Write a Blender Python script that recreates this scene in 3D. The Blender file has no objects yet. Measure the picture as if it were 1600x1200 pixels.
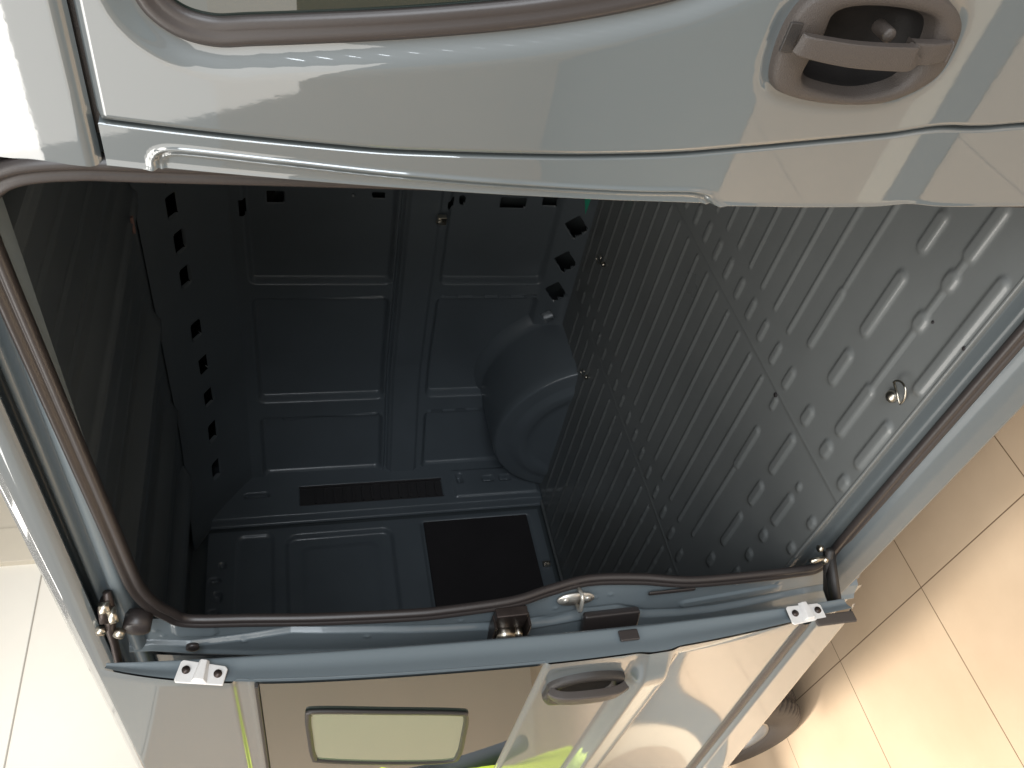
import bpy, math, random
import numpy as np
from mathutils import Matrix, Vector
random.seed(4)
S = bpy.context.scene
COL = S.collection
R = math.radians

# ------------------------------------------------------------------ camera
cam_d = bpy.data.cameras.new('camera'); cam = bpy.data.objects.new('camera', cam_d); COL.objects.link(cam)
cam_d.sensor_width = 36; cam_d.lens = 36*1270/1600; cam_d.clip_start = .02; cam_d.clip_end = 100
fw = Vector((-0.72479118, 0.63877961, -0.25814405)); rt = Vector((0.17114, -0.19601524, -0.9655512)); dn = Vector((-0.66737459, -0.74400177, 0.03274938))
cam.matrix_world = Matrix((( rt.x, -dn.x, -fw.x, 0), (rt.y, -dn.y, -fw.y, -.67), (rt.z, -dn.z, -fw.z, 1.56), (0, 0, 0, 1)))
S.camera = cam

# ------------------------------------------------------------------ light
w = bpy.data.worlds.new('World'); S.world = w; w.use_nodes = True
bg = w.node_tree.nodes['Background']; bg.inputs[0].default_value = (1, .955, .88, 1); bg.inputs[1].default_value = .46
def area(name, loc, aim, sx, sy, power, color=(1, .96, .9)):
    l = bpy.data.lights.new(name, 'AREA'); l.shape = 'RECTANGLE'; l.size = sx; l.size_y = sy; l.energy = power; l.color = color
    o = bpy.data.objects.new(name, l); COL.objects.link(o); o.location = loc
    o.rotation_euler = (Vector(aim)-Vector(loc)).to_track_quat('-Z', 'Y').to_euler(); return o
area('ceiling_or_fill_lamp', (-2.4, -2.3, 3.9), (-2.4, -2.0, 0), 3.2, 1.6, 82)
area('ceiling_or_fill_lamp', (1.2, -2.0, 3.9), (1.0, -1.5, 0), 2.4, 1.0, 45)
area('ceiling_or_fill_lamp', (-4.3, 1.8, 3.9), (-5.2, 2.2, 1.5), 2.0, 1.2, 38)
area('window_light', (4.2, -2.5, 2.3), (-1.5, 0, 1.0), 4.2, 2.4, 230, (.87, .935, 1))
area('ceiling_or_fill_lamp', (-.6, -3.8, 3.6), (-.9, .4, .8), 5.0, 3.0, 78, (1, .95, .88))  # added fill, aimed through the side door to brighten the bay
spot = area('ceiling_spot', (-3.4, -1.5, 3.8), (-3.0, -.75, 0), .6, .6, 50, (1, .95, .88)); spot.data.spread = R(60)
S.view_settings.view_transform = 'Standard'; S.view_settings.look = 'None'; S.view_settings.exposure = 0; S.view_settings.gamma = 1
S.render.engine = 'CYCLES'

# ------------------------------------------------------------------ materials
def mat(name, col, rough=.5, metal=0, coat=0, coat_r=.03, spec=.5, bump=0, bscale=200, vary=0, vscale=8, emit=0, trans=0, rvary=0):
    m = bpy.data.materials.new(name); m.use_nodes = True; nt = m.node_tree; N = nt.nodes; L = nt.links
    p = N['Principled BSDF']
    p.inputs['Base Color'].default_value = (*col, 1); p.inputs['Roughness'].default_value = rough; p.inputs['Metallic'].default_value = metal
    p.inputs['Coat Weight'].default_value = coat; p.inputs['Coat Roughness'].default_value = coat_r; p.inputs['Specular IOR Level'].default_value = spec
    if trans: p.inputs['Transmission Weight'].default_value = trans
    tc = N.new('ShaderNodeTexCoord')
    if vary or rvary:
        n = N.new('ShaderNodeTexNoise'); n.inputs['Scale'].default_value = vscale; n.inputs['Detail'].default_value = 6
        L.new(tc.outputs['Object'], n.inputs['Vector'])
        if vary:
            r = N.new('ShaderNodeMapRange'); r.inputs[1].default_value = .25; r.inputs[2].default_value = .75; r.inputs[3].default_value = 1-vary; r.inputs[4].default_value = 1+vary
            L.new(n.outputs[0], r.inputs[0])
            v = N.new('ShaderNodeVectorMath'); v.operation = 'SCALE'; v.inputs[0].default_value = col; L.new(r.outputs[0], v.inputs['Scale'])
            L.new(v.outputs[0], p.inputs['Base Color'])
        if rvary:
            r2 = N.new('ShaderNodeMapRange'); r2.inputs[1].default_value = .25; r2.inputs[2].default_value = .75; r2.inputs[3].default_value = max(.02, rough-rvary); r2.inputs[4].default_value = rough+rvary
            L.new(n.outputs[0], r2.inputs[0]); L.new(r2.outputs[0], p.inputs['Roughness'])
    if bump:
        n2 = N.new('ShaderNodeTexNoise'); n2.inputs['Scale'].default_value = bscale; n2.inputs['Detail'].default_value = 3
        L.new(tc.outputs['Object'], n2.inputs['Vector'])
        b = N.new('ShaderNodeBump'); b.inputs['Strength'].default_value = bump; b.inputs['Distance'].default_value = .002
        L.new(n2.outputs[0], b.inputs['Height']); L.new(b.outputs[0], p.inputs['Normal'])
        if coat: L.new(b.outputs[0], p.inputs['Coat Normal'])
    return m
PAINT = mat('outer_paint', (.115, .136, .146), .42, 0, 1, .03, bump=.008, bscale=120)
PAINT.node_tree.nodes['Principled BSDF'].inputs['Coat IOR'].default_value = 2.1
PAINT_IN = mat('inner_paint', (.15, .176, .198), .36, 0, .4, .16, bump=.09, bscale=70, vary=.07, vscale=5, rvary=.08)
PAINT_POST = mat('post_paint', (.185, .222, .245), .34, 0, .45, .10, bump=.05, bscale=90)
FLOORP = mat('floor_paint', (.178, .19, .192), .36, 0, .5, .12, bump=.12, bscale=55, vary=.06, vscale=6, rvary=.09)
RUBBER = mat('seal_rubber', (.044, .037, .036), .38, spec=.6, bump=.05, bscale=500)
BLACKP = mat('black_plastic', (.035, .032, .031), .42, bump=.35, bscale=900)
GREYP = mat('grained_plastic', (.07, .060, .055), .42, bump=.45, bscale=900)
DARKBOARD = mat('trim_board', (.03, .026, .028), .75, bump=.3, bscale=400, vary=.12)
GLASS = mat('tinted_glass', (.012, .022, .018), .015, spec=.9, coat=1, coat_r=.01)
PANE = mat('pale_tinted_glass', (.17, .22, .14), .02, spec=1, coat=1, coat_r=.01)
STEEL = mat('bright_steel', (.62, .58, .5), .28, 1, bump=.1, bscale=200)
ZINC = mat('zinc_plate', (.76, .75, .74), .4, 0, vary=.06, vscale=60)
DARKSTEEL = mat('dark_steel', (.07, .055, .05), .38, .6, vary=.3, vscale=40)
TYRE = mat('tyre_rubber', (.045, .038, .034), .6, bump=.2, bscale=300)
RIMM = mat('wheel_silver', (.34, .33, .32), .35, .7)
WHITEW = mat('white_wall_paint', (.84, .83, .78), .55, bump=.05, bscale=60, vary=.01)
CREAMW = mat('cream_wall_paint', (.66, .62, .53), .55, bump=.05, bscale=60, vary=.02)
BEIGEW = mat('beige_board', (.60, .50, .39), .5, vary=.03, vscale=2)
HIVIS = mat('hi_vis_cloth', (.62, .80, .06), .7, bump=.4, bscale=40)
SKIN = mat('skin', (.5, .32, .24), .5); NAVY = mat('navy_cloth', (.03, .035, .05), .8); HAIR = mat('hair', (.03, .02, .015), .6)
GREENM = mat('green_sticker', (.03, .35, .22), .5)

# floor tiles: grid with thin dark joints
def tile_mat():
    m = bpy.data.materials.new('beige_tiles'); m.use_nodes = True; nt = m.node_tree; N = nt.nodes; L = nt.links; p = N['Principled BSDF']
    tc = N.new('ShaderNodeTexCoord'); sep = N.new('ShaderNodeSeparateXYZ'); L.new(tc.outputs['Object'], sep.inputs[0])
    def line(sock, off, size):
        a = N.new('ShaderNodeMath'); a.operation = 'SUBTRACT'; L.new(sock, a.inputs[0]); a.inputs[1].default_value = off
        b = N.new('ShaderNodeMath'); b.operation = 'PINGPONG'; L.new(a.outputs[0], b.inputs[0]); b.inputs[1].default_value = size/2
        c = N.new('ShaderNodeMath'); c.operation = 'LESS_THAN'; L.new(b.outputs[0], c.inputs[0]); c.inputs[1].default_value = .0014; return c.outputs[0]
    l1 = line(sep.outputs[0], -1.708, .455); l2 = line(sep.outputs[1], .08, .91)
    mx = N.new('ShaderNodeMath'); mx.operation = 'MAXIMUM'; L.new(l1, mx.inputs[0]); L.new(l2, mx.inputs[1])
    n = N.new('ShaderNodeTexNoise'); n.inputs['Scale'].default_value = 1.7; n.inputs['Detail'].default_value = 8; n.inputs['Roughness'].default_value = .62; L.new(tc.outputs['Object'], n.inputs['Vector'])
    cr = N.new('ShaderNodeValToRGB'); cr.color_ramp.elements[0].position = .3; cr.color_ramp.elements[0].color = (.52, .385, .26, 1); cr.color_ramp.elements[1].position = .72; cr.color_ramp.elements[1].color = (.64, .49, .345, 1)
    L.new(n.outputs[0], cr.inputs[0])
    mix = N.new('ShaderNodeMix'); mix.data_type = 'RGBA'; L.new(mx.outputs[0], mix.inputs[0]); L.new(cr.outputs[0], mix.inputs[6]); mix.inputs[7].default_value = (.16, .10, .06, 1)
    L.new(mix.outputs[2], p.inputs['Base Color'])
    r = N.new('ShaderNodeMapRange'); r.inputs[1].default_value = .3; r.inputs[2].default_value = .7; r.inputs[3].default_value = .3; r.inputs[4].default_value = .42; L.new(n.outputs[0], r.inputs[0]); L.new(r.outputs[0], p.inputs['Roughness'])
    return m
TILES = tile_mat()

# ------------------------------------------------------------------ helpers
def link(name, me, m, parent=None):
    o = bpy.data.objects.new(name, me); COL.objects.link(o)
    if m: me.materials.append(m)
    if parent: o.parent = parent
    return o
def mesh(name, V, F, m, parent=None, smooth=True, bevel=0, seg=2):
    me = bpy.data.meshes.new(name); me.from_pydata([tuple(map(float, v)) for v in V], [], F); me.validate(); me.update()
    if smooth: me.polygons.foreach_set('use_smooth', [True]*len(me.polygons))
    o = link(name, me, m, parent)
    if bevel:
        b = o.modifiers.new('bevel', 'BEVEL'); b.width = bevel; b.segments = seg; b.limit_method = 'ANGLE'; b.angle_limit = R(35)
        b.harden_normals = False
    if smooth and bevel:
        wn = o.modifiers.new('wn', 'WEIGHTED_NORMAL'); wn.keep_sharp = True
    return o
def sst(x): x = np.clip(x, 0, 1); return x*x*(3-2*x)
def grid(name, fn, u0, u1, v0, v1, du, dv, m, parent=None, keep=None):
    """a sheet P = fn(U, V) on a regular grid; keep(U, V) -> bool drops faces"""
    nu = max(2, int(round((u1-u0)/du))+1); nv = max(2, int(round((v1-v0)/dv))+1)
    U, V = np.meshgrid(np.linspace(u0, u1, nu), np.linspace(v0, v1, nv), indexing='ij')
    X, Y, Z = fn(U, V); P = np.stack([X, Y, Z], -1).reshape(-1, 3)
    I = np.arange(nu*nv).reshape(nu, nv)
    F = np.stack([I[:-1, :-1], I[1:, :-1], I[1:, 1:], I[:-1, 1:]], -1)
    if keep is not None:
        k = keep((U[:-1, :-1]+U[1:, 1:])/2, (V[:-1, :-1]+V[1:, 1:])/2); F = F[k]
    F = F.reshape(-1, 4)
    used = np.zeros(len(P), bool); used[F.ravel()] = True; remap = np.cumsum(used)-1; P = P[used]; F = remap[F]
    me = bpy.data.meshes.new(name); me.vertices.add(len(P)); me.vertices.foreach_set('co', P.astype(np.float32).ravel())
    me.loops.add(F.size); me.loops.foreach_set('vertex_index', F.ravel().astype(np.int32))
    me.polygons.add(len(F)); me.polygons.foreach_set('loop_start', np.arange(0, F.size, 4, dtype=np.int32)); me.polygons.foreach_set('loop_total', np.full(len(F), 4, np.int32))
    me.polygons.foreach_set('use_smooth', np.ones(len(F), bool)); me.update(calc_edges=True); me.validate()
    return link(name, me, m, parent)
def cap(U, V, u0, v0, u1, v1, r, soft=.5):
    """0..1 mask of a capsule with a soft shoulder"""
    dx, dy = u1-u0, v1-v0; L2 = dx*dx+dy*dy+1e-12
    t = np.clip(((U-u0)*dx+(V-v0)*dy)/L2, 0, 1)
    d = np.hypot(U-u0-t*dx, V-v0-t*dy); return sst((r-d)/(r*soft))
def rbox(U, V, u0, u1, v0, v1, rad, edge):
    """0..1 mask of a rounded rectangle, ramp of width edge inside"""
    cu, cv = (u0+u1)/2, (v0+v1)/2; qu = np.abs(U-cu)-(u1-u0)/2+rad; qv = np.abs(V-cv)-(v1-v0)/2+rad
    d = np.hypot(np.maximum(qu, 0), np.maximum(qv, 0))+np.minimum(np.maximum(qu, qv), 0)-rad
    return sst(-d/edge)
def polysd(U, V, poly):
    """signed distance to a closed polygon (negative inside)"""
    P = np.array(poly, float); d = np.full(U.shape, 1e9); ins = np.zeros(U.shape, bool)
    for a, b in zip(P, np.roll(P, -1, 0)):
        e = b-a; t = np.clip(((U-a[0])*e[0]+(V-a[1])*e[1])/(e@e+1e-12), 0, 1)
        d = np.minimum(d, np.hypot(U-a[0]-t*e[0], V-a[1]-t*e[1]))
        c = ((a[1] > V) != (b[1] > V)) & (U < (b[0]-a[0])*(V-a[1])/(b[1]-a[1]+1e-12)+a[0]); ins ^= c
    return np.where(ins, -d, d)
def smooth_closed(pts, n=6):
    P = np.array(pts, float); out = []; k = len(P)
    for i in range(k):
        p0, p1, p2, p3 = P[i-1], P[i], P[(i+1) % k], P[(i+2) % k]
        for j in range(n):
            t = j/n; out.append(.5*((2*p1)+(-p0+p2)*t+(2*p0-5*p1+4*p2-p3)*t*t+(-p0+3*p1-3*p2+p3)*t**3))
    return np.array(out)
def smooth_open(pts, n=6):
    P = np.array(pts, float); P = np.vstack([2*P[0]-P[1], P, 2*P[-1]-P[-2]]); out = []
    for i in range(1, len(P)-2):
        p0, p1, p2, p3 = P[i-1:i+3]
        for j in range(n):
            t = j/n; out.append(.5*((2*p1)+(-p0+p2)*t+(2*p0-5*p1+4*p2-p3)*t*t+(-p0+3*p1-3*p2+p3)*t**3))
    out.append(P[-2]); return np.array(out)
def sweep(name, path, prof, m, parent=None, closed=True, N=(0, -1, 0), closed_prof=True):
    """profile points (side, out): out along N, side = in-plane normal to the path"""
    P = np.array(path, float); N = np.array(N, float); k = len(P); q = len(prof); V = []
    for i in range(k):
        a = P[i-1] if (closed or i) else P[i]; b = P[(i+1) % k] if (closed or i < k-1) else P[i]
        t = b-a; t = t/(np.linalg.norm(t)+1e-9); s = np.cross(N, t); s /= np.linalg.norm(s); n = np.cross(t, s)
        for (ps, po) in prof: V.append(P[i]+s*ps+n*po)
    F = []
    for i in range(k if closed else k-1):
        for j in range(q if closed_prof else q-1):
            a, b = i*q+j, i*q+(j+1) % q; c, d = ((i+1) % k)*q+(j+1) % q, ((i+1) % k)*q+j; F.append((a, b, c, d))
    if not closed and closed_prof: F += [tuple(range(q))[::-1], tuple((k-1)*q+j for j in range(q))]
    return mesh(name, V, F, m, parent)
def tube(path, r, n=12):
    P = [Vector(p) for p in path]; V = []; F = []; up = None
    for i, p in enumerate(P):
        t = ((P[i+1] if i < len(P)-1 else p)-(P[i-1] if i else p)).normalized()
        if up is None: up = Vector((0, 0, 1)) if abs(t.z) < .9 else Vector((1, 0, 0))
        s = t.cross(up).normalized(); up = s.cross(t).normalized()
        rr = r[i] if hasattr(r, '__len__') else r
        for j in range(n):
            a = 2*math.pi*j/n; V.append(p+s*math.cos(a)*rr+up*math.sin(a)*rr)
    for i in range(len(P)-1):
        for j in range(n): F.append((i*n+j, i*n+(j+1) % n, (i+1)*n+(j+1) % n, (i+1)*n+j))
    F += [tuple(range(n))[::-1], tuple((len(P)-1)*n+j for j in range(n))]
    return V, F
def box(c, s, rot=None):
    V = [Vector(((i & 1)-.5, ((i >> 1) & 1)-.5, ((i >> 2) & 1)-.5)) for i in range(8)]
    V = [Vector((v.x*s[0], v.y*s[1], v.z*s[2])) for v in V]
    if rot: M = Matrix.Rotation(rot[0], 3, rot[1]); V = [M @ v for v in V]
    V = [v+Vector(c) for v in V]
    return V, [(0, 2, 3, 1), (4, 5, 7, 6), (0, 1, 5, 4), (2, 6, 7, 3), (0, 4, 6, 2), (1, 3, 7, 5)]
def join(*parts):
    V = []; F = []
    for v, f in parts:
        b = len(V); V += list(v); F += [tuple(i+b for i in q) for q in f]
    return V, F
def prism(outline, y0, y1):
    """outline in (x, z), extruded along y"""
    n = len(outline); V = [(x, y0, z) for x, z in outline]+[(x, y1, z) for x, z in outline]
    F = [tuple(range(n)), tuple(range(2*n-1, n-1, -1))]+[(i, i+n, (i+1) % n+n, (i+1) % n) for i in range(n)]
    return V, F
def disc(c, axis, r, h, n=24, dome=0):
    a = Vector(axis).normalized(); c = Vector(c)
    ps = [c-a*h/2, c+a*h/2]; rs = [r, r]
    if dome: ps += [c+a*(h/2+dome*.6), c+a*(h/2+dome)]; rs += [r*.75, r*.2]
    return tube(ps, rs, n)

# ------------------------------------------------------------------ setting
def struct(o): o['kind'] = 'structure'; return o
struct(grid('floor', lambda U, V: (U, V, 0*U), -9, 5, -8, 8, .5, .5, TILES))
struct(grid('reflection_strip', lambda U, V: (U, V, 0*U+.004), -9, 5, -.935, -.845, .5, .09, mat('pale_strip', (.78, .66, .50), .4)))  # unseen strip added for the pale band mirrored in the front door
struct(grid('reflection_strip', lambda U, V: (U, V, 0*U+.004), -9, 5, -.842, -.745, .5, .09, mat('grey_strip', (.10, .12, .13), .5)))  # unseen strip added for the dark band mirrored beside it
struct(grid('reflection_sheet', lambda U, V: (U, V, 0*U+.004), -3.5, 5, -5.1, -1.7, .5, .5, mat('reflection_grey', (.22, .23, .22), .9, bump=.4, bscale=300)))  # unseen grey sheet added only for the grey reflection in the front door
def tag(o, label, cat): o['label'] = label; o['category'] = cat; return o
V, F = box((-6.06, 1.0, 2.05), (.1, 14, 4.1)); o = mesh('wall_panelling', V, F, WHITEW, None, False); tag(o, 'white panelled showroom wall behind the van with thin panel joints', 'wall')
def joint_boxes():
    out = []
    for z in (3.45, 2.3, 1.15): out.append(box((-6.006, -.8, z), (.006, 7.5, .008)))
    return join(*out)
V, F = joint_boxes(); jo = mesh('panel_joint', V, F, mat('joint_grey', (.42, .41, .38), .6), o, False)
V, F = box((-6.0, -2.55, 1.7), (.06, 6.9, 3.4)); mesh('beige_cladding', V, F, BEIGEW, o, False)
V, F = box((-6.0, 3.12, 2.05), (.10, .30, 4.1)); pj = mesh('corner_trim', V, F, CREAMW, o, False, .004)
V, F = box((-6.0, 5.6, 2.05), (.06, 4.66, 4.1)); mesh('upper_panel', V, F, CREAMW, o, False)
V, F = box((-3.6, -5.2, 1.6), (7.5, .08, 3.2)); o = mesh('partition', V, F, BEIGEW, None, False); tag(o, 'beige board partition standing behind the viewer, seen mirrored in the glossy paint', 'partition')

# ------------------------------------------------------------------ the van
van = bpy.data.objects.new('cargo_van', None); COL.objects.link(van); van.location = (0, 0, 0)
tag(van, 'slate grey panel van with its side door slid open onto an empty ribbed cargo bay', 'van')

# --- cargo floor
rows = [.382+.0695*i for i in range(16)]
def floor_fn(U, V):
    H = np.zeros(U.shape)
    def C(u0, u1, v, r, h=1, soft=.55, v1=None):
        nonlocal H
        lo, hi = min(u0, u1)-r-.01, max(u0, u1)+r+.01
        iu = np.where((U[:, 0] > lo) & (U[:, 0] < hi))[0]; iv = np.where((V[0] > v-r-.01) & (V[0] < v+r+.01))[0]
        if len(iu) == 0 or len(iv) == 0: return
        s = np.ix_(iu, iv); H[s] = np.maximum(H[s], h*cap(U[s], V[s], u0, v, u1, v, r, soft))
    h = .0044
    for i, y in enumerate(rows):
        C(-1.055, .12 if i % 2 == 0 else .1, y, .0076, h*.85)                      # ribs ahead of the seam
        C(-1.142, -1.105, y, .0125, h*1.1)                        # short studs along the seam
        C(-1.775, -1.203, y, .0076, h*.85)                            # ribs of the middle panel
        C(-1.862, -1.828, y, .011, h)
        if y < 1.42:
            C(-2.79, -1.925, y, .0075, h*.9)
            for k in range(7): C(-1.99-.125*k, -2.005-.125*k, y, .011, h*1.0)
    y = .311
    C(-1.142, -1.108, y, .014, h*1.1); C(-1.02, -.885, y, .012, h*1.1); C(-.87, -.1, y, .0075, h*.8); C(-1.195, -1.215, y, .010, h)
    C(-1.425, -1.300, y, .013, h*1.1); C(-1.735, -1.44, y, .0075, h*.8); C(-1.862, -1.828, y, .011, h); C(-2.79, -1.925, y, .008, h)
    y = .214
    C(-1.142, -1.118, y, .016, h*1.2); C(-1.018, -.955, y, .0165, h*1.3); C(-.888, -.765, y, .0165, h*1.3); C(-.696, -.64, y, .0165, h*1.3); C(-.57, -.45, y, .016, h*1.3)
    C(-1.312, -1.208, y, .0145, h*1.2); C(-1.432, -1.378, y, .015, h*1.2); C(-1.61, -1.50, y, .0125, h); C(-1.71, -1.685, y, .014, h*1.1); C(-2.7, -1.95, y, .008, h)
    y = .129
    C(-1.138, -1.122, y, .017, h*1.2); C(-1.070, -.958, y, .0165, h*1.3); C(-.96, -.55, y, .0078, h*.75)
    for u in (-.786, -.698): C(u-.006, u+.006, y, .017, h*1.4)
    C(-.645, -.565, y, .0165, h*1.3)
    C(-1.384, -1.302, y, .014, h*1.2); C(-1.262, -1.256, y, .009, h); C(-1.452, -1.440, y, .014, h*1.1); C(-1.535, -1.525, y, .014, h*1.1); C(-1.8, -1.6, y, .01, h)
    y = .052
    C(-1.14, -1.128, y, .0155, h*1.2); C(-1.072, -.968, y, .0145, h*1.3); C(-.866, -.638, y, .0145, h*1.3); C(-.55, -.42, y, .0145, h*1.3)
    C(-1.28, -1.27, y, .013, h*1.1); C(-1.376, -1.368, y, .013, h*1.1)
    # welded seams across the floor
    H += h*.45*sst((.004-np.abs(U+1.178))/.003)+h*.35*sst((U+1.178)/.004)
    H += h*.35*sst((.004-np.abs(U+1.892))/.003)
    H -= .010*rbox(U, V, -2.84, -2.805, 0, 1.5, .01, .01)
    # gentle dents
    H += .0009*np.sin(U*6.1+1.3)*np.sin(V*7.7)+.0004*np.sin(U*17)*np.sin(V*13+1)
    return U, V, .56+H
grid('cargo_floor', floor_fn, -2.845, .13, .033, 1.47, .0042, .0034, FLOORP, van)
for x, y, r in [(-1.186, .318, .0055), (-.768, .109, .0025), (-.752, .034, .0035)]:
    V, F = disc((x, y, .5625), (0, 0, 1), r, .002, 10); mesh('drain_hole', V, F, DARKBOARD, van)

# --- far side wall with cantrail
def wy(x): return 1.5-.15*sst((-2.3-x)/.6)
def side_fn(U, V):
    # V: arc length-like parameter, z from .55 up to 1.74 then over the slanted cantrail to y=1.2, z=1.935
    z = np.minimum(V, 1.74); t = np.clip(V-1.74, 0, 1)
    y0 = wy(U); D = np.zeros(U.shape)                              # D > 0: pressed outwards, away from the cabin
    xs = [.12, -.66, -1.28, -1.945, -2.52, -2.86]
    for a, b in zip(xs[1:], xs[:-1]):
        D = np.maximum(D, .030*rbox(U, V, a+.03, b-.03, 1.215, 1.70, .03, .02))
        D = np.maximum(D, .030*rbox(U, V, a+.03, b-.03, .66, 1.055, .03, .02))
    D = np.maximum(D, .022*rbox(U, V, -2.95, .13, 1.195, 1.212, .004, .006))
    D -= .012*rbox(U, V, -3, .13, 1.075, 1.19, .004, .012)          # belt rail
    # slim stiffeners next to the verticals
    for x in (-1.975, -2.555, -1.31):
        D -= .008*cap(U, V, x, 1.25, x-.02, 1.60, .012); D -= .006*cap(U, V, x, .72, x, 1.03, .010)
        for k in range(4): D += .012*cap(U, V, x+.006, .68+k*.1, x+.006, .72+k*.1, .004)
    # foot of the wall slants towards the floor
    y = y0+D-.04*sst((.68-V)/.12)
    hole = np.zeros(U.shape)
    for k, x in enumerate((-1.63, -1.785, -1.93, -2.055)):
        s = .042 if k < 3 else .030
        d = np.abs(U-x)/(s*1.15)+np.abs(V-.605-.004*k)/(s*.9); hole = np.maximum(hole, sst((1.05-d)/.18))
    for x, zz, a, b in [(-1.565, .70, .02, .028), (-1.575, .83, .022, .045), (-1.57, 1.005, .018, .010), (-1.575, 1.045, .018, .014), (-1.56, 1.28, .012, .022), (-1.56, 1.36, .006, .006), (-1.575, 1.60, .022, .028), (-1.6, 1.70, .03, .012)]:
        hole = np.maximum(hole, rbox(U, V, x-a, x+a, zz-b, zz+b, .006, .006))
    for x, q in [(-1.36, .19), (-1.47, .2), (-1.60, .19), (-1.735, .19), (-1.97, .18), (-2.14, .17), (-2.31, .17), (-2.47, .17), (-2.63, .17)]:
        hole = np.maximum(hole, rbox(U, V, x-.036, x+.036, 1.74+q-.022, 1.74+q+.022, .008, .006))
    cy, cz = -.26*t/.30, .185*t/.30                                  # cantrail slope
    cy = cy+.0; cz = cz+.012*np.sin(np.clip(t/.30, 0, 1)*math.pi)
    y = y+cy+hole*.018; z = z+cz+np.where(V > 1.74, hole*.014, 0)
    HOLE[0] = hole
    return U, y, z
HOLE = [None]
def side_keep(U, V): h = HOLE[0]; return (h[:-1, :-1]+h[1:, 1:]+h[1:, :-1]+h[:-1, 1:])/4 < .3
grid('side_panel', side_fn, -2.86, .13, .545, 2.075, .0042, .0042, PAINT_IN, van, keep=side_keep)
SHADE_SHEET = [(1.25, 1.99), (1.42, 1.955), (1.545, 1.885), (1.56, 1.72), (1.56, 1.60)]
grid('cavity_shade_sheet', lambda U, V: (U, np.interp(V, range(5), [p[0] for p in SHADE_SHEET]), np.interp(V, range(5), [p[1] for p in SHADE_SHEET])), -2.86, .13, 0, 4, .2, .5, mat('cavity_shade_black', (.02, .02, .02), .9, spec=.1), van)  # added black sheet, stands in for the shade inside the cantrail openings
# wheel arch box
def arch_fn(U, V):
    # U angle 0..pi, V 0..1 from the inner face (centre) over the rim to the wall
    cx, cz, r = -2.43, .45, .37
    vv = V; yin, yout = 1.19, 1.53
    rr = np.where(vv < .45, r*(vv/.45)*.965, np.where(vv < .6, r*(.965+.035*np.sin((vv-.45)/.15*math.pi/2)), r*(1+.10*sst((vv-.93)/.07))))
    y = np.where(vv < .45, yin+.012*(vv/.45)**4, np.where(vv < .6, yin+.012+.04*(1-np.cos((vv-.45)/.15*math.pi/2)), yin+.052+(yout-yin-.052)*(vv-.6)/.4))
    y = y-.010*sst((rr-.23)/.015)*sst((.30-rr)/.015)
    x = cx+rr*np.cos(U)*(1.0); z = cz+rr*np.sin(U)
    # gusset plate flat at the sides
    return x, y, z
grid('wheel_arch', arch_fn, -.3, math.pi+.3, 0, 1, .035, .02, PAINT_IN, van)

# --- roof panel with bows
def roof_fn(U, V):
    z = np.full(U.shape, 1.962)-.018*(V/.7-1)**2*0
    for x, wd, dp in [(-.79, .034, .034), (-1.31, .028, .034), (-1.745, .028, .032), (-2.135, .016, .03), (-2.5, .03, .03), (-.3, .03, .03)]:
        z -= 1.35*dp*sst((wd-np.abs(U-x))/.008)
        z += .006*sst((wd*.5-np.abs(U-x))/.006)
    for k in range(26):
        x = .1-k*.11; z += .004*sst((.016-np.abs(U-x))/.012)
    z = 1.962-(1.962-z)*(1-sst((V-1.13)/.06))-.012*sst((V-1.13)/.06)
    z -= .085*(1-sst((V-.035)/.16))
    return U, V, z
grid('roof_panel', roof_fn, -2.9, .14, .035, 1.262, .006, .02, PAINT_IN, van)

# --- rear pillar (D-pillar) and closed rear door
def rear_fn(U, V):   # U = y, V = z
    x = np.full(U.shape, -2.85)
    x += .03*sst((U-1.150)/.02)                                      # the pillar stands forward of the door
    x -= .02*rbox(U, V, 1.205, 1.30, .97, 1.56, .01, .01)*1.0
    for y, z, a, b in [(1.285, .895, .026, .014), (1.275, .775, .016, .026), (1.275, .70, .016, .026), (1.27, 1.72, .012, .05)]:
        x -= .03*rbox(U, V, y-a, y+a, z-b, z+b, .012, .006)
    x += .008*rbox(U, V, 1.19, 1.335, .56, .93, .01, .012)
    x -= .03*sst((U-1.325)/.012)*0
    return x, U-.0*V, V
grid('rear_pillar', rear_fn, 1.143, 1.42, .55, 1.96, .004, .005, PAINT_IN, van)
def rdoor_fn(U, V):
    x = np.full(U.shape, -2.862)
    x -= .022*rbox(U, V, .40, 1.105, 1.19, 1.62, .05, .02)           # blank window pressing
    x -= .010*rbox(U, V, .40, 1.118, 1.655, 1.80, .03, .015)
    x += .006*rbox(U, V, .50, 1.06, 1.25, 1.56, .04, .03)
    x -= .01*rbox(U, V, .30, 1.118, .615, 1.085, .02, .01)
    for y, z, a, b in [(.99, 1.845, .012, .012), (.86, 1.86, .02, .016), (.93, 1.87, .009, .02), (.80, 1.87, .012, .02)]: x -= .02*rbox(U, V, y-a, y+a, z-b, z+b, .006, .006)
    return x, U, V
rdoor = grid('rear_door', rdoor_fn, .04, 1.135, .575, 1.90, .006, .006, PAINT_IN, van)
V, F = box((-2.866, .74, .848), (.012, .745, .44)); mesh('trim_panel', V, F, DARKBOARD, rdoor, True, .004)
V, F = join(box((-2.85, .865, .598), (.016, .022, .03)), disc((-2.838, .865, .605), (1, 0, 0), .005, .008, 12), disc((-2.838, .865, .592), (1, 0, 0), .005, .008, 12)); mesh('door_bolt', V, F, STEEL, rdoor, True, .002)
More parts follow.
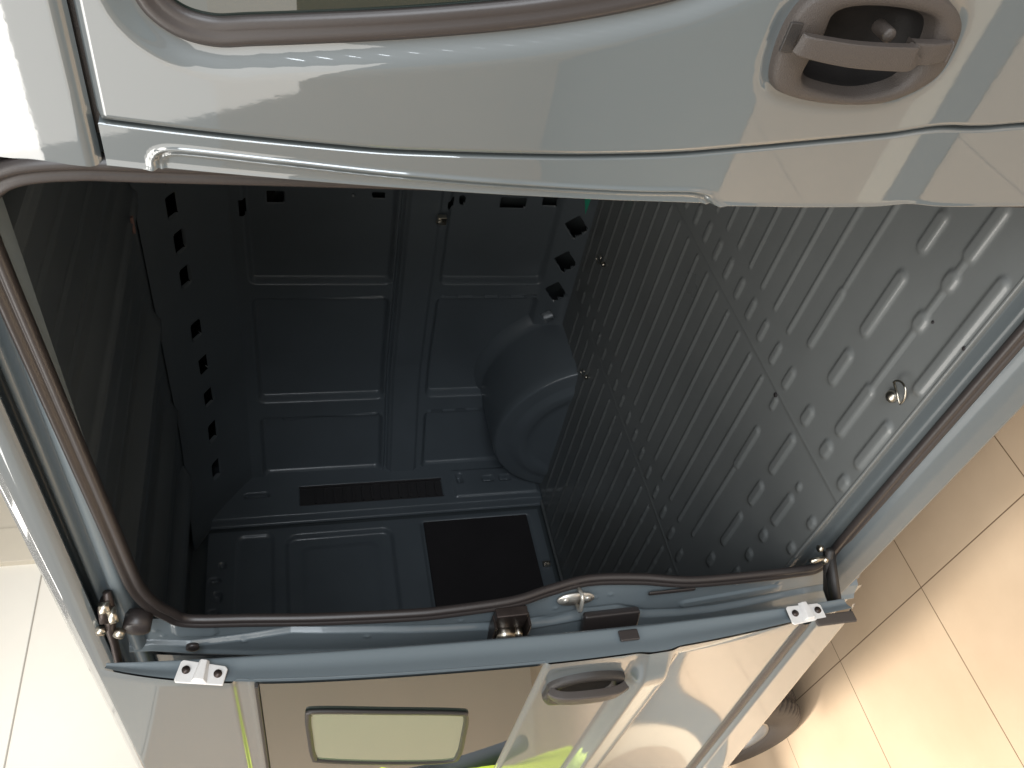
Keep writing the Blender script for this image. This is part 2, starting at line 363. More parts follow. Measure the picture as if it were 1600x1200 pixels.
# vent grille with louvres
gp = [box((-2.834, 1.252, 1.265), (.006, .094, .585))]
for k in range(14):
    z = 1.0+k*.038
    gp.append(box((-2.827, 1.252, z), (.008, .07, .010)))
gp += [box((-2.826, 1.208, 1.265), (.012, .006, .585)), box((-2.826, 1.296, 1.265), (.012, .006, .585))]
V, F = join(*gp); mesh('vent_grille', V, F, mat('vent_plastic', (.055, .052, .054), .4), van, False, .001)
V, F = box((-2.90, .86, 1.165), (.02, 1.5, 1.61)); mesh('rear_skin', V, F, PAINT, van, False)

# --- unseen front wall and near-side walls, added to block light from the bay
V, F = prism([(.03, .45), (.03, 1.90), (.3, 1.99), (.8, 2.002), (1.2, 1.99), (1.62, 1.90), (1.62, .45)], .14, .16); V = [(y, x, z) for x, y, z in V]; mesh('light_block_bulkhead', V, F, PAINT_IN, van, False)
for b_ in (box((-2.2, .05, 1.22), (1.27, .02, 1.34)), box((-.14, .05, 1.22), (.56, .02, 1.34))): mesh('light_block_lining', b_[0], b_[1], PAINT_IN, van, False)
V, F = box((-1.37, .825, .50), (3.08, 1.61, .02)); mesh('underfloor', V, F, DARKSTEEL, van, False)
V, F = box((-1.37, 1.62, 1.2), (3.1, .02, 1.75)); mesh('outer_side_skin', V, F, PAINT, van, False)

# --- outer body profile
zk = np.array([.25, .5, .737, .914, 1.152, 1.29, 1.475, 1.668, 1.795, 1.88, 1.95]); yk = np.array([.0, -.022, -.033, -.039, -.0455, -.0465, -.037, -.0135, .0, .016, .035])
cf = np.polyfit(zk, yk, 6)
def yp(z): return np.polyval(cf, z)
gz = np.array([.3, .6, .72, .824, .871, .931, .964, 1.07, 1.2085, 1.302, 1.392, 1.477, 1.62, 1.72]); gx = np.array([-.33, -.333, -.335, -.339, -.345, -.3445, -.353, -.3665, -.3857, -.3933, -.398, -.402, -.401, -.399])
gf = np.linspace(.3, 1.72, 300); gs = np.interp(gf, gz, gx); gs = np.convolve(np.pad(gs, 5, 'edge'), np.ones(11)/11, 'valid')
def xgap(z): return np.interp(z, gf, gs)
# window outline of the front door (x, z)
win = smooth_closed([(-.240, 1.671), (-.275, 1.669), (-.303, 1.661), (-.320, 1.640), (-.3252, 1.612), (-.3205, 1.5807), (-.3125, 1.532), (-.3005, 1.4626), (-.2845, 1.382), (-.272, 1.331), (-.257, 1.280), (-.240, 1.235), (-.205, 1.175), (-.15, 1.125), (-.05, 1.112), (.3, 1.10), (.68, 1.11), (.72, 1.15), (.60, 1.40), (.45, 1.62), (.40, 1.66), (.1, 1.668)], 5)
hb = smooth_closed([(-.3095, 1.137), (-.283, 1.146), (-.250, 1.146), (-.229, 1.132), (-.217, 1.09), (-.217, 1.03), (-.225, 1.00), (-.240, .979), (-.262, .972), (-.288, .972), (-.307, .990), (-.320, 1.02), (-.3235, 1.07), (-.319, 1.115)], 5)
def fshift(U, V):
    t = np.clip((U+.402)/.012, 0, 1); W = np.where(t < 1, -.402+.012*t*t, U)
    return W+(xgap(V)+.402)*np.clip((.1-W)/.5, 0, 1)
def fdoor_fn(U, V):
    y = yp(V)
    x = fshift(U, V)
    sd = polysd(x, V, win)
    y = y+.011*sst((.026-sd)/.024)                                   # the window sits in a rolled recess
    y = y+.012*sst((.0039-(U+.402))/.0039)                          # rolled door edge
    y = y+.010*sst((V-1.7065)/.0045)
    sh = polysd(x, V, hb); y = y+.003*sst((.012-sh)/.01)
    return x, y, V
sdcache = {}
front_door = grid('front_door', fdoor_fn, -.402, .86, .30, 1.711, .0040, .0045, PAINT, van, keep=lambda U, V: (polysd(fshift(U, V), V, win) > -.008) & (polysd(fshift(U, V), V, hb) > -.010))
def winpt(p, dy): return (p[0], yp(p[1])+dy, p[1])
prof = [(-.004, -.002), (-.003, .004), (.002, .0065), (.008, .006), (.011, .0035), (.014, .004), (.020, .0035), (.024, .0), (.024, -.006), (-.004, -.006)]
wpath = [winpt(p, .010) for p in win]
ws = sweep('window_seal', wpath, [(a*.80, b*.85) for a, b in prof], RUBBER, front_door)
def offset_poly(P, d):
    P = np.array(P); n = len(P); A = .5*sum(P[i-1][0]*P[i][1]-P[i][0]*P[i-1][1] for i in range(n)); out = []
    for i in range(n):
        t = P[(i+1) % n]-P[i-1]; t = t/np.linalg.norm(t); nn = np.array([-t[1], t[0]])*(1 if A > 0 else -1); out.append(P[i]+nn*d)
    return np.array(out)
# glass: sheet following the body curve inside the outline
grid('window_glass', lambda U, V: (U, yp(V)+.0145, V), -.33, .74, 1.08, 1.69, .01, .01, GLASS, front_door, keep=lambda U, V: polysd(U, V, win) < -.008)

# handle: bezel bowl, lock and grip
def rings(name, rs, m, parent, cap_last=True):
    V = []; F = []; n = len(rs[0])
    for r in rs: V += [tuple(p) for p in r]
    for i in range(len(rs)-1):
        for j in range(n): F.append((i*n+j, i*n+(j+1) % n, (i+1)*n+(j+1) % n, (i+1)*n+j))
    if cap_last: F.append(tuple((len(rs)-1)*n+j for j in range(n)))
    return mesh(name, V, F, m, parent)
def resample(P, n=72):
    P = np.array(P); Q = np.vstack([P, P[:1]]); L = np.r_[0, np.cumsum(np.linalg.norm(np.diff(Q, axis=0), axis=1))]
    t = np.linspace(0, L[-1], n, endpoint=False); return np.stack([np.interp(t, L, Q[:, 0]), np.interp(t, L, Q[:, 1])], 1)
def align(P, c):      # start at angle 0 round c, counter-clockwise
    P = resample(P, 400); a = np.arctan2(P[:, 1]-c[1], P[:, 0]-c[0]); o = np.argsort(a); P = P[o]; a = a[o]
    t = np.linspace(-math.pi, math.pi, 96, endpoint=False); return np.stack([np.interp(t, a, P[:, 0], period=2*math.pi), np.interp(t, a, P[:, 1], period=2*math.pi)], 1)
hc = (-.272, 1.057)
outer = align(hb, hc)
bowl = align(smooth_closed([(-.262, 1.109), (-.241, 1.108), (-.2335, 1.08), (-.2335, 1.035), (-.240, 1.008), (-.262, .999), (-.285, 1.000), (-.303, 1.012), (-.314, 1.05), (-.309, 1.098), (-.300, 1.112), (-.285, 1.112)], 5), hc)
def ring(P, dy): return [(p[0], -.046+dy, p[1]) for p in P]
def lerp(a, b, t): return a+(b-a)*t
cc = np.array(hc)
rs = [ring(lerp(outer, cc, -.01), .004), ring(outer, -.003), ring(lerp(outer, cc, .02), -.007), ring(lerp(outer, cc, .05), -.0085), ring(lerp(outer, bowl, .55), -.0095), ring(lerp(outer, bowl, .88), -.0085), ring(bowl, -.004), ring(lerp(bowl, cc, .08), .006), ]
rings('handle_bezel', rs, GREYP, front_door, False)
rings('handle_recess', [ring(lerp(bowl, cc, .06), .004), ring(lerp(bowl, cc, .12), .014), ring(lerp(bowl, cc, .20), .024), ring(lerp(bowl, cc, .38), .031), ring(lerp(bowl, cc, .9), .034)], mat('recess_black', (.014, .013, .013), .6, spec=.25, bump=.2, bscale=700), front_door)
# grip: curved bar bridging the bowl
def bar(pts, wid, thk, n=10):
    P = smooth_open(pts, n); V = []; F = []; k = len(P)
    W = np.interp(np.linspace(0, 1, k), np.linspace(0, 1, len(wid)), wid)
    for i in range(k):
        t = P[min(i+1, k-1)]-P[max(i-1, 0)]; t /= np.linalg.norm(t); s = np.cross((0, -1, 0), t); s /= np.linalg.norm(s); nn = np.cross(t, s)
        for a, b in ((-1, 1), (-.86, 1.25), (0, 1.35), (.86, 1.25), (1, 1), (1, -1), (-1, -1)): V.append(P[i]+s*a*W[i]/2+nn*b*thk/2)
    q = 7
    for i in range(k-1):
        for j in range(q): F.append((i*q+j, i*q+(j+1) % q, (i+1)*q+(j+1) % q, (i+1)*q+j))
    F += [tuple(range(q)), tuple((k-1)*q+j for j in range(q))[::-1]]; return V, F
V, F = bar([(-.2640, -.062, 1.139), (-.2650, -.0665, 1.130), (-.2675, -.0695, 1.085), (-.2668, -.069, 1.034), (-.2658, -.067, 1.0265)], [.0165, .018, .0205, .022, .022], .008)
mesh('handle_grip', V, F, GREYP, front_door, True, .0012)
V, F = join(bar([(-.266, -.058, 1.026), (-.265, -.058, 1.004), (-.263, -.054, .984)], [.020, .020, .018], .010), disc((-.2555, -.044, 1.048), (0, -1, 0), .0065, .020, 24, .003))
mesh('handle_lock', V, F, GREYP, front_door, True, .0012)
V, F = box((-.264, -.0553, 1.1425), (.026, .003, .012)); mesh('handle_slot', V, F, BLACKP, front_door, True, .001)
# dark jamb behind the gaps
V, F = join(box((.2, .02, 1.0), (1.24, .02, 1.44)), box((.2, .012, 1.73), (1.24, .02, .05))); mesh('door_jamb', V, F, BLACKP, van, False)

# --- B-pillar strip with pressed groove
gro = smooth_closed([(-.4316, 1.670), (-.4235, 1.662), (-.4212, 1.640), (-.4230, 1.56), (-.4259, 1.4757), (-.4276, 1.3874), (-.4284, 1.2937), (-.4284, 1.2277), (-.4272, 1.177), (-.4295, 1.158), (-.436, 1.150), (-.47, 1.15), (-.47, 1.672), (-.443, 1.672)], 6)
def bp_fn(U, V):
    x = -.447+(U)*(xgap(V)-.0035+.447)
    y = yp(V)
    s = polysd(x, V, gro)
    y = y+.0050*sst(-(s)/.0035)-.0022*np.exp(-((s-.0015)/.002)**2)-.0026*np.exp(-((s+.0058)/.0016)**2)
    y = y+.012*sst((U-.975)/.025)
    y = y-.0018*np.exp(-((x+.444)/.003)**2)+.014*sst((.0045-(x+.447))/.004)
    x = x+.004*np.exp(-((V-.905)/.03)**2)*np.exp(-(U/.3)**2)
    return x, y, V
grid('centre_pillar', bp_fn, 0, 1, .42, 1.7105, .013, .0026, PAINT, van)
V, F = box((-.43, .016, 1.06), (.032, .03, 1.22)); mesh('pillar_return', V, F, PAINT_POST, van, False)

# --- roof rail above the door openings and the sliding door header track
def rr_fn(U, V):
    z = 1.7155+V*.235; y = yp(z)+.008*np.exp(-(V/.02)**2)
    return U, y, z
grid('roof_side', rr_fn, -.447, .9, 0, 1, .02, .02, PAINT, van)
hp = [(.030, 1.815), (.006, 1.820), (.0, 1.826), (.0, 1.838), (.008, 1.842), (.018, 1.845), (.020, 1.850), (.006, 1.853), (.001, 1.856), (.001, 1.861), (.010, 1.864), (.030, 1.866), (.034, 1.872), (.034, 1.885), (-.016, 1.885), (-.018, 1.868), (-.022, 1.862), (-.027, 1.861), (-.030, 1.866), (-.0305, 1.876), (-.028, 1.888), (-.021, 1.897), (-.008, 1.904), (.010, 1.909), (.03, 1.925), (.06, 1.95), (.12, 1.972), (.3, 1.995), (.77, 2.005)]
def hdr_fn(U, V):
    i = V; P = np.array(hp); k = np.arange(len(P)); return U, np.interp(V, k, P[:, 0]), np.interp(V, k, P[:, 1])
grid('roof_rail', hdr_fn, -2.95, -.47, 0, len(hp)-1, .05, 1, PAINT_POST, van, keep=lambda U, V: V < 17)
grid('roof_skin', hdr_fn, -2.95, -.4475, 17, len(hp)-1, .05, .5, PAINT, van)
grid('roof_front_skin', lambda U, V: (U, V, 1.93+.075*sst((V-.03)/.35)), -.4475, .9, .028, .8, .1, .03, PAINT, van)
grid('roof_far_skin', lambda U, V: (U, V, 2.005-.09*((V-.77)/.85)**3), -2.95, .9, .77, 1.62, .2, .05, PAINT, van)

# --- sill
sp = [(.034, .5625), (.034, .560), (.030, .555), (.030, .522), (.026, .519), (.012, .516), (-.006, .515), (-.012, .512), (-.020, .507), (-.030, .492), (-.038, .470), (-.040, .464), (-.0385, .458), (-.030, .452), (.0, .447), (.05, .43)]
def sill_fn(U, V):
    P = np.array(sp); k = np.arange(len(P)); return U, np.interp(V, k, P[:, 0]), np.interp(V, k, P[:, 1])+.002*np.sin(U*9)*0
grid('door_sill', sill_fn, -1.47, .9, 0, len(sp)-1, .02, .25, mat('sill_paint', (.13, .15, .16), .38, 0, .25, .15, bump=.06, bscale=90), van)
V, F = box((-.9, .032, .558), (.95, .006, .010)); mesh('floor_lip', V, F, FLOORP, van, True, .002)

# --- weather seal round the opening
seal = [(-1.345, .012, 1.745), (-1.345, .002, 1.65), (-1.345, -.010, 1.531), (-1.345, -.020, 1.38), (-1.345, -.021, 1.308), (-1.345, -.016, 1.19), (-1.345, .000, 1.112), (-1.345, .012, 1.031), (-1.345, .004, .93), (-1.345, -.013, .827), (-1.345, -.016, .687), (-1.345, -.015, .575), (-1.343, -.012, .545), (-1.325, -.003, .520), (-1.29, .0, .517)]
seal += [(x, 0, .519+.010*(x+1.29)/.85) for x in (-1.2, -1.0, -.8, -.6, -.5)]
seal += [(-.47, 0, .54), (-.457, .002, .57), (-.457, .005, .8), (-.457, .005, 1.2), (-.457, .005, 1.5), (-.457, .004, 1.68), (-.456, .002, 1.74), (-.463, 0, 1.79), (-.485, 0, 1.818), (-.52, 0, 1.829), (-.574, 0, 1.829), (-.70, 0, 1.824), (-.85, 0, 1.818), (-1.02, 0, 1.811), (-1.15, 0, 1.806), (-1.21, .002, 1.802), (-1.265, .005, 1.79), (-1.31, .010, 1.772)]
sealP = smooth_closed(seal, 7)
sprof = [(-.015, -.006), (-.015, .003), (-.011, .0095), (-.006, .0105), (-.002, .007), (.0, .004), (.003, .006), (.008, .0085), (.012, .006), (.014, .001), (.014, -.006)]
sweep('weather_seal', sealP, [(a*.86, b*.9) for a, b in sprof], RUBBER, van)

# --- rear post of the opening (face between seal and open door)
zc = np.array([.42, .555, .687, .827, .93, 1.031, 1.112, 1.19, 1.308, 1.38, 1.531, 1.65, 1.745, 1.9]); yc = np.array([-.015, -.015, -.016, -.015, .003, .013, .001, -.016, -.021, -.020, -.010, .002, .012, .02])
def post_fn(U, V):      # U 0 at the seal .. 1 at the outer edge
    ys = np.interp(V, zc, yc)
    xo = -1.345+.004; wdt = np.interp(V, [.42, .534, .69, .9, 1.11, 1.22, 1.37, 1.53, 1.65, 1.75, 1.81, 1.85], [.10, .11, .135, .145, .135, .13, .108, .096, .099, .097, .08, .075])
    x = xo-U*wdt
    ye = np.interp(V, [.42, 1.37, 1.53, 1.65, 1.75, 1.81, 1.85], [-.045, -.045, -.035, -.02, -.005, 0, 0]); base = ys*(1-U)+ye*U+.004
    # step line running the height of the post
    st = np.interp(V, [.42, .6, .75, .9, .96, 1.02, 1.1, 1.25, 1.42, 1.58, 1.64, 1.75, 1.85], [.56, .62, .70, .66, .55, .58, .62, .52, .42, .36, .5, .75, .8])
    y = base-.006*sst((U-st)/.05)+.003*sst((U-.08)/.05)+.004*np.exp(-((U-st+.02)/.03)**2)
    y = y-.004*np.exp(-((U-.93)/.05)**2)
    # pad with the rubber plug near the top
    y = y-.005*rbox(U*wdt, V, .012, .055, 1.70, 1.775, .014, .006)
    y = y+.006*rbox(U*wdt, V, .03, .12, 1.17, 1.215, .01, .006)        # pocket of the hinge roller
    y = y-.003*cap(U*wdt, V, .085, 1.02, .085, 1.14, .010)-.004*cap(U*wdt, V, .055, .62, .075, .82, .012)
    for u_, z_ in [(.03, 1.12), (.05, 1.01), (.045, .98), (.02, 1.10), (.06, 1.09), (.03, .72), (.04, .62), (.055, 1.45), (.03, 1.36), (.045, 1.28), (.02, 1.66), (.06, 1.66), (.05, 1.79), (.035, 1.80), (.07, .55)]: y = y-.0022*cap(U*wdt, V, u_, z_, u_+.0005, z_, .006, .9)
    y = y+.02*sst((U-.97)/.03)
    return x, y, V
grid('rear_post', post_fn, 0, 1, .425, 1.845, .011, .004, PAINT_POST, van)
V, F = disc((-1.392, -.014, 1.742), (0, -1, 0), .011, .006, 24, .003); mesh('rubber_plug', V, F, RUBBER, van)
# striker
V, F = join(prism([(x, z) for x, z in smooth_closed([(-1.352, 1.075), (-1.352, 1.04), (-1.36, 1.022), (-1.37, 1.022), (-1.378, 1.04), (-1.378, 1.075), (-1.37, 1.092), (-1.36, 1.092)], 3)], -.006, -.010), tube([(-1.340, -.008, 1.054), (-1.340, -.028, 1.054), (-1.346, -.032, 1.054), (-1.372, -.032, 1.054), (-1.378, -.028, 1.054), (-1.378, -.008, 1.054)], .0038, 10),
            disc((-1.365, -.011, 1.078), (0, -1, 0), .006, .004, 14), disc((-1.365, -.011, 1.034), (0, -1, 0), .006, .004, 14))
M_ = Matrix.Rotation(.36, 3, 'Z'); c_ = Vector((-1.365, -.008, 0)); V = [M_ @ (Vector(v)-c_)+c_+Vector((-.008, -.002, 0)) for v in V]; mesh('door_striker', V, F, mat('striker_zinc', (.75, .72, .66), .35, .6), van, True)
# black bracket pad
V, F = box((-1.425, -.046, .985), (.070, .018, .115), (.33, 'Z')); mesh('stop_pad', V, F, RUBBER, van, True, .005)
V, F = box((-1.37, -.017, .86), (.010, .006, .10)); mesh('seal_clip', V, F, RUBBER, van, True, .003)
V, F = join(box((-1.383, -.034, 1.192), (.075, .02, .060)), box((-1.41, -.042, 1.222), (.09, .03, .006)), box((-1.41, -.042, 1.158), (.09, .03, .006))); mesh('hinge_bracket', V, F, DARKSTEEL, van, True, .003)
V, F = join(disc((-1.408, -.050, 1.200), (0, 0, 1), .020, .034, 28), disc((-1.408, -.050, 1.174), (0, 0, 1), .015, .012, 24), disc((-1.428, -.064, 1.203), (0, 0, 1), .010, .030, 18))
mesh('hinge_roller', V, F, STEEL, van, True)
V, F = join(box((-1.425, -.072, 1.162), (.03, .022, .050), (.3, 'X')), box((-1.432, -.078, 1.128), (.022, .014, .045), (.5, 'X'))); mesh('hinge_arm', V, F, DARKSTEEL, van, True, .004)

# --- quarter panel behind the open door
def qp_fn(U, V):
    y = yp(V)+.012
    y = y+.006*np.exp(-((V-1.25)/.02)**2)
    return U, y, V
QC = (-2.56, .335)
quarter = grid('quarter_panel', qp_fn, -2.95, -1.47, .36, 1.87, .02, .015, PAINT, van, keep=lambda U, V: np.hypot(U-QC[0], V-QC[1]) > .375)
qpoly = [(-1.49, 1.70), (-1.52, 1.73), (-2.6, 1.73), (-2.6, 1.16), (-1.49, 1.16)]
grid('quarter_window', lambda U, V: (U, yp(V)+.004, V), -2.6, -1.475, 1.30, 1.735, .02, .02, GLASS, quarter, keep=lambda U, V: (U+1.475) < (1.735-V)*(-.35))
for z in (1.49, 1.40): V, F = box((-1.53, float(yp(z))-.001, z), (.12, .006, .006)); mesh('glass_clip', V, F, STEEL, quarter, False)

# --- sliding door, open
zo = np.array([.50, .55, .566, .607, .66, .706, .802, .90, .943, 1.0, 1.12, 1.188, 1.30, 1.438, 1.637, 1.679, 1.72, 1.799, 1.863]); yo = np.array([-.132, -.134, -.138, -.140, -.144, -.149, -.158, -.164, -.166, -.167, -.168, -.168, -.162, -.152, -.139, -.132, -.125, -.104, -.085])
ofit = np.polyfit(zo, yo, 5)
def ydo(z): return np.polyval(ofit, z)
zi = np.array([.5, .574, .613, .721, .978, 1.17, 1.432, 1.634, 1.795, 1.84]); yi = np.array([-.10, -.106, -.108, -.108, -.106, -.105, -.096, -.082, -.074, -.072])
ifit = np.polyfit(zi, yi, 3)
def ydi(z): return np.polyval(ifit, z)
XF = -1.283
def sd_fn(U, V):      # outer skin; U = x
    y = ydo(V)
    run = np.clip((XF-U)/.12, 0, 1)
    # body ridge: flat upper shelf and lower return
    y = y-(.004+.022*sst(run*1.6))*(sst((1.006-V)/.022)*sst((V-.925)/.018))
    # recessed glass field and its frame
    y = y+.0075*sst((V-1.165)/.008)*sst((1.668-V)/.006)
    y = y-.002*np.exp(-((V-1.640)/.003)**2)
    # flared cladding at the foot, growing towards the wheel
    fl = np.clip((XF-U)/.8, 0, 1)
    y = y-(.070*fl)*sst((.95-V)/.45)
    y = y-.010*sst((.655-V)/.012)
    y = y+.02*sst((.572-V)/.02)
    y = y+.002*sst(((U-XF)+.004)/.004)
    return U, y, V
door = grid('sliding_door', sd_fn, -2.55, XF, .548, 1.858, .012, .0035, PAINT, van)
def edge_fn(U, V):    # front edge face: U 0 inner .. 1 outer
    a, b = ydi(V), ydo(V)+.005-.004*sst((1.006-V)/.03)*sst((V-.92)/.03)
    tp = sst((V-1.80)/.06)
    y = a+(b-a)*U
    x = XF-.004-.004*(1-U)+.004*U-.004*np.exp(-((U-.5)/.3)**2)
    x = x-.008*np.exp(-(U/.06)**2)+.0*V
    return x, y, V
grid('edge_face', edge_fn, 0, 1, .56, 1.852, .05, .008, PAINT_POST, door)
grid('inner_skin', lambda U, V: (U, ydi(V)-.006, V), -2.5, XF-.018, .565, 1.845, .05, .03, PAINT_IN, door)
# glass field
grid('window_glass', lambda U, V: (U, ydo(V)+.0035, V), -2.54, XF-.006, 1.176, 1.628, .02, .02, GLASS, door)
zt = 1.652
V, F = join(*[box((-1.92, float(ydo(z))-dy, z), (1.26, .008, .006)) for z, dy in ((1.6325, -.002),)]); mesh('glass_moulding', V, F, BLACKP, door, False, .001)
vp = smooth_closed([(-1.425, 1.556), (-1.405, 1.540), (-1.43, 1.42), (-1.462, 1.30), (-1.485, 1.280), (-1.58, 1.272), (-1.69, 1.268), (-1.725, 1.285), (-1.70, 1.40), (-1.655, 1.53), (-1.63, 1.548), (-1.53, 1.554)], 6)
grid('vent_pane', lambda U, V: (U, ydo(V)+.0015, V), -1.9, -1.38, 1.26, 1.58, .006, .006, PANE, door, keep=lambda U, V: polysd(U, V, vp) < -.002)
sweep('pane_frame', [(p[0], ydo(p[1])+.001, p[1]) for p in vp], [(-.0055, -.002), (-.0045, .003), (.0045, .003), (.0055, -.002)], BLACKP, door)
# rubber strip along the foot
def strip_fn(U, V):
    a = V*math.pi; X, Y, Z = sd_fn(U, .664-.012*np.cos(a)*1.0+0*U); return U, Y-.008*np.sin(a)+.0015, Z
grid('rub_strip', strip_fn, -2.5, XF-.002, 0, 1, .03, .1, GREYP, door)
V, F = box((XF+.002, -.148, .606), (.006, .022, .085)); mesh('cladding_cap', V, F, GREYP, door, True, .003)
# door handle on the sliding door
hh = [(-1.385, 1.152), (-1.355, 1.150), (-1.335, 1.12), (-1.330, 1.07), (-1.345, 1.02), (-1.37, 1.008), (-1.40, 1.012), (-1.425, 1.04), (-1.44, 1.09), (-1.44, 1.135), (-1.415, 1.152)]
hs = align(smooth_closed(hh, 5), (-1.385, 1.08)); hcc = np.array((-1.385, 1.08))
def ring2(P, dy): return [(p[0], ydo(p[1])+dy, p[1]) for p in P]
rings('handle_bezel', [ring2(hs, .004), ring2(hs, -.006), ring2(lerp(hs, hcc, .04), -.011), ring2(lerp(hs, hcc, .22), -.013), ring2(lerp(hs, hcc, .30), -.008), ring2(lerp(hs, hcc, .36), -.0045)], BLACKP, door, False)
rings('handle_recess', [ring2(lerp(hs, hcc, .33), -.006), ring2(lerp(hs, hcc, .5), -.004), ring2(lerp(hs, hcc, .9), -.003)], mat('matte_black', (.012, .012, .012), .8, spec=.1), door)
V, F = bar([(-1.37, -.178, 1.150), (-1.366, -.193, 1.13), (-1.366, -.197, 1.08), (-1.37, -.194, 1.035), (-1.376, -.184, 1.012)], [.020, .026, .028, .026, .022], .013); mesh('handle_grip', V, F, GREYP, door, True, .002)
# latch guide plates with screws on the edge face
def plate(zc_, yc_, tilt):
    t = Vector((-.006, tilt, 1)).normalized(); s = Vector((0, 1, -tilt)).normalized(); c = Vector((XF+.001, yc_, zc_)); n = Vector((1, 0, 0))
    def P(a, b, d): return c+t*a+s*b+n*d
    o2 = [(-.036, -.014), (.034, -.018), (.037, -.014), (.036, .014), (.033, .018), (-.031, .016), (-.036, .012)]
    k = len(o2); V = [P(a, b, 0) for a, b in o2]+[P(a, b, .004) for a, b in o2]; F = [tuple(range(k, 2*k)), tuple(range(k))[::-1]]+[(i, (i+1) % k, (i+1) % k+k, i+k) for i in range(k)]
    w_ = [(-.012, -.014), (.012, -.014), (.009, .021), (-.006, .021)]; b = len(V); V += [P(x, y, .004) for x, y in w_]+[P(x*.6, y*.9, .013) for x, y in w_]; F += [(b+4, b+5, b+6, b+7)]+[(b+i, b+(i+1) % 4, b+(i+1) % 4+4, b+i+4) for i in range(4)]
    pl = mesh('latch_plate', V, F, ZINC, door, True, .0015)
    for a in (-.024, .024): V, F = disc(P(a, .002, .005), n, .0062, .004, 16); mesh('screw', V, F, DARKSTEEL, pl)
    return pl
plate(1.712, -.112, .26); plate(.660, -.132, -.02)
V, F = box((XF-.0005, -.131, 1.012), (.005, .020, .036)); mesh('lock_slot', V, F, RUBBER, door, True, .006, 4)

# --- top roller arm and bottom roller arm
V, F = join(tube([(-1.195, -.005, 1.842), (-1.235, -.020, 1.842), (-1.262, -.030, 1.846), (-1.30, -.036, 1.846), (-1.36, -.046, 1.848), (-1.40, -.062, 1.852)], [.006, .009, .008, .0065, .0065, .008], 12), box((-1.23, -.015, 1.850), (.03, .03, .012), (.4, 'Z')))
top_arm = mesh('top_roller_arm', V, F, DARKSTEEL, van, True)
V, F = join(disc((-1.222, -.030, 1.836), (0, -.3, 1), .012, .012, 20), disc((-1.205, -.025, 1.845), (0, -.2, 1), .009, .014, 18), disc((-1.262, -.040, 1.832), (0, -1, .3), .008, .012, 14), disc((-1.258, -.035, 1.858), (0, -1, 0), .007, .01, 14)); mesh('roller', V, F, STEEL, top_arm)
V, F = disc((-1.285, -.012, 1.812), (0, -1, .1), .021, .026, 28, .004); mesh('rubber_stop', V, F, RUBBER, van)
V, F = join(tube([(-1.262, -.018, .560), (-1.30, -.035, .555), (-1.345, -.06, .545), (-1.36, -.10, .54)], .008, 10), box((-1.305, -.06, .553), (.022, .11, .012), (-.55, 'Z')))
bot_arm = mesh('bottom_roller_arm', V, F, BLACKP, van, True)
V, F = join(disc((-1.278, -.028, .584), (0, -.1, 1), .005, .035, 14), disc((-1.282, -.028, .567), (0, -.1, 1), .008, .010, 16), disc((-1.268, -.010, .575), (0, 0, 1), .007, .008, 14)); mesh('roller', V, F, STEEL, bot_arm)

# --- tie-down rings
def tiedown(x, y, z, s=1, rot=0):
    cs, sn = math.cos(rot), math.sin(rot)
    def T(a, b, c): return (x+s*(a*cs-b*sn), y+s*(a*sn+b*cs), z+s*c)
    arc = [T(.011+.029*math.sin(t), .021*math.cos(t), .012+.006*math.sin(t)) for t in np.linspace(0, math.pi, 16)]
    V, F = join(tube(arc, .0021*s, 8), tube([T(.011, .021, .012), T(.011, -.021, .012)], .0023*s, 8))
    r = mesh('tie_down_ring', V, F, STEEL, van)
    V, F = join(disc(T(-.012, .001, .004), (0, 0, 1), .012*s, .006*s, 20, .008*s)); mesh('bolt', V, F, STEEL, r)
tiedown(-.908, .076, .562, .95, R(-22)); tiedown(-1.626, 1.285, .562, .8, R(90)); tiedown(-2.02, 1.14, .562, .7, R(90))
V, F = join(box((-1.60, 1.462, 1.08), (.03, .02, .03)), disc((-1.60, 1.45, 1.09), (0, -1, 0), .010, .012, 14, .004)); mesh('rail_bolt', V, F, STEEL, van, True, .002)
V, F = box((-1.30, 1.02, 1.918), (.045, .012, .006)); mesh('cable_clip', V, F, mat('pink_plastic', (.35, .22, .2), .5), van, True, .001)
V, F = prism([(-1.43, .625), (-1.505, .63), (-1.435, .65)], 1.38, 1.384); mesh('sticker', V, F, GREENM, van, False)

# --- rear wheel
wheel = bpy.data.objects.new('wheel', None); COL.objects.link(wheel); wheel.parent = van; wheel.location = (-2.56, .10, .325)
def lathe_y(prof, n, disp=None):
    V = []; F = []; q = len(prof)
    for i in range(n):
        a = 2*math.pi*i/n
        for j, (r, y) in enumerate(prof):
            rr = r+(disp(a, j, r, y) if disp else 0); V.append((rr*math.cos(a), y, rr*math.sin(a)))
    for i in range(n):
        for j in range(q-1): F.append((i*q+j, i*q+j+1, ((i+1) % n)*q+j+1, ((i+1) % n)*q+j))
    return V, F
tp = [(.205, -.085), (.215, -.098), (.235, -.104), (.262, -.108), (.285, -.106), (.300, -.101), (.309, -.096), (.316, -.088), (.320, -.078)]
for y in (-.066, -.060, -.040, -.034, -.014, -.006, .014, .020, .045, .051, .075): tp.append((.324-.3*y*y, y))
tp += [(.316, .09), (.30, .10), (.26, .105), (.21, .09)]
def tread(a, j, r, y):
    if j < 6 or j > 20: return 0
    g = 0
    if j in (10, 11, 14, 15, 18) : g -= .006
    ph = (a*72/(2*math.pi)+y*14) % 1
    if ph < .22 and abs(y) > .03: g -= .006
    return g
V, F = lathe_y(tp, 432, tread); mesh('tyre', V, F, TYRE, wheel, True)
V, F = lathe_y([(.212, -.086), (.207, -.094), (.198, -.092), (.192, -.075), (.185, -.05), (.12, -.045), (.10, -.065), (.05, -.07), (.0, -.07)], 96, lambda a, j, r, y: 0); 
rim = mesh('rim', V, F, RIMM, wheel, True)
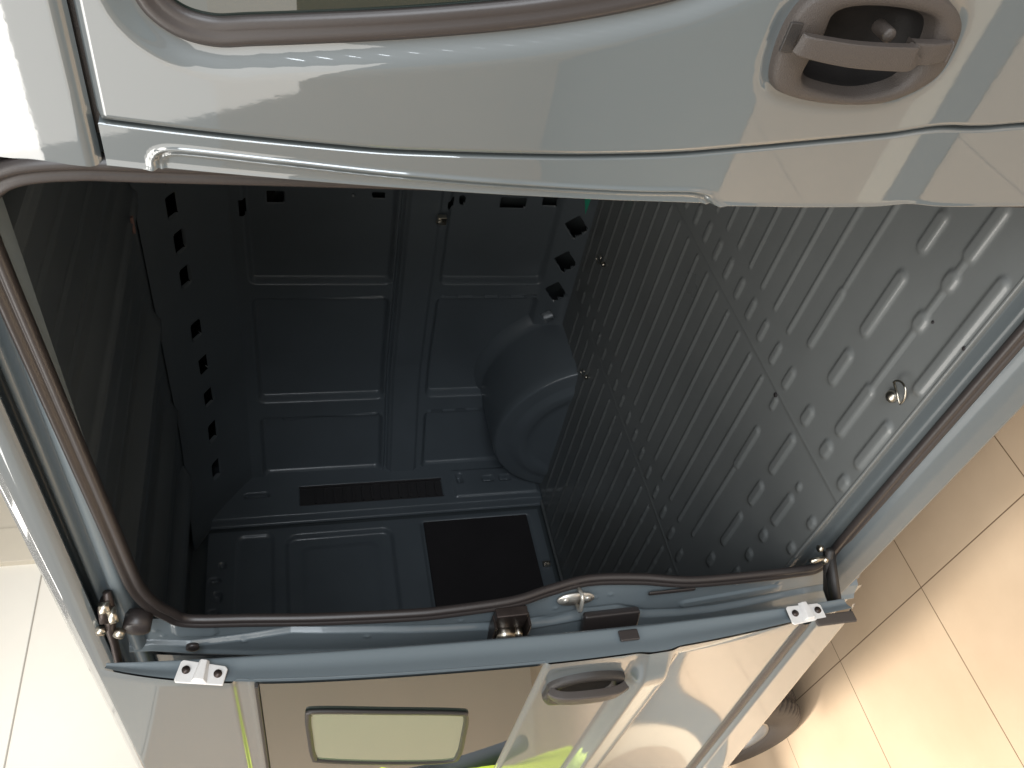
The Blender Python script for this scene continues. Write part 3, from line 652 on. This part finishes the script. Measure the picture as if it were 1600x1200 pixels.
for k in range(10):
    a = 2*math.pi*k/10; V, F = disc((.160*math.cos(a), -.052, .160*math.sin(a)), (0, -1, 0), .021, .012, 16); o = mesh('vent_hole', V, F, BLACKP, rim, True)

# --- person mirrored in the door paint (stands off to the rear, outside the frame)
def person():
    import bmesh
    joints = [(0, 0, .95), (0, 0, 1.15), (0, .01, 1.38), (0, 0, 1.50), (0, -.01, 1.60), (0, -.01, 1.72),
              (.10, 0, .92), (.11, -.01, .50), (.12, .01, .08), (.12, -.14, .04), (-.10, 0, .92), (-.11, .02, .50), (-.12, .03, .08), (-.12, -.12, .04),
              (.19, .01, 1.42), (.25, .02, 1.13), (.24, -.10, .90), (.24, -.15, .82), (-.19, .01, 1.42), (-.25, .02, 1.13), (-.24, -.10, .90), (-.24, -.15, .82)]
    rad = [.15, .14, .16, .055, .085, .08, .10, .065, .045, .035, .10, .065, .045, .035, .06, .045, .032, .035, .06, .045, .032, .035]
    E = [(0, 1), (1, 2), (2, 3), (3, 4), (4, 5), (0, 6), (6, 7), (7, 8), (8, 9), (0, 10), (10, 11), (11, 12), (12, 13), (2, 14), (14, 15), (15, 16), (16, 17), (2, 18), (18, 19), (19, 20), (20, 21)]
    me = bpy.data.meshes.new('person'); me.from_pydata(joints, E, []); o = bpy.data.objects.new('person', me); COL.objects.link(o)
    me.materials.append(NAVY)
    o.modifiers.new('skin', 'SKIN').use_smooth_shade = True
    for v, r in zip(me.skin_vertices[0].data, rad): v.radius = (r, r)
    me.skin_vertices[0].data[0].use_root = True
    s = o.modifiers.new('sub', 'SUBSURF'); s.levels = 1; s.render_levels = 2
    return o
p = person(); p.location = (-2.98, -.29, 0); p.rotation_euler = (0, 0, R(75))
tag(p, 'person in dark clothes and a yellow high visibility jacket behind the viewer', 'person')
def coat_fn(U, V):
    z = .64+V*.80; rx = np.interp(z, [.64, 1.0, 1.2, 1.38, 1.46], [.24, .22, .22, .25, .16]); ry = np.interp(z, [.64, 1.2, 1.38, 1.46], [.17, .17, .18, .12])
    k = 1+.03*np.sin(U*7+z*20); return rx*k*np.cos(U), ry*k*np.sin(U), z
jk = grid('hi_vis_jacket', coat_fn, 0, 2*math.pi, 0, 1, .13, .05, HIVIS, p)
V, F = disc((0, -.02, 1.72), (0, 0, 1), .09, .12, 20, .05); mesh('hair', V, F, HAIR, p)
V, F = disc((0, -.04, 1.64), (0, 0, 1), .082, .16, 20, .03); mesh('face', V, F, SKIN, p)
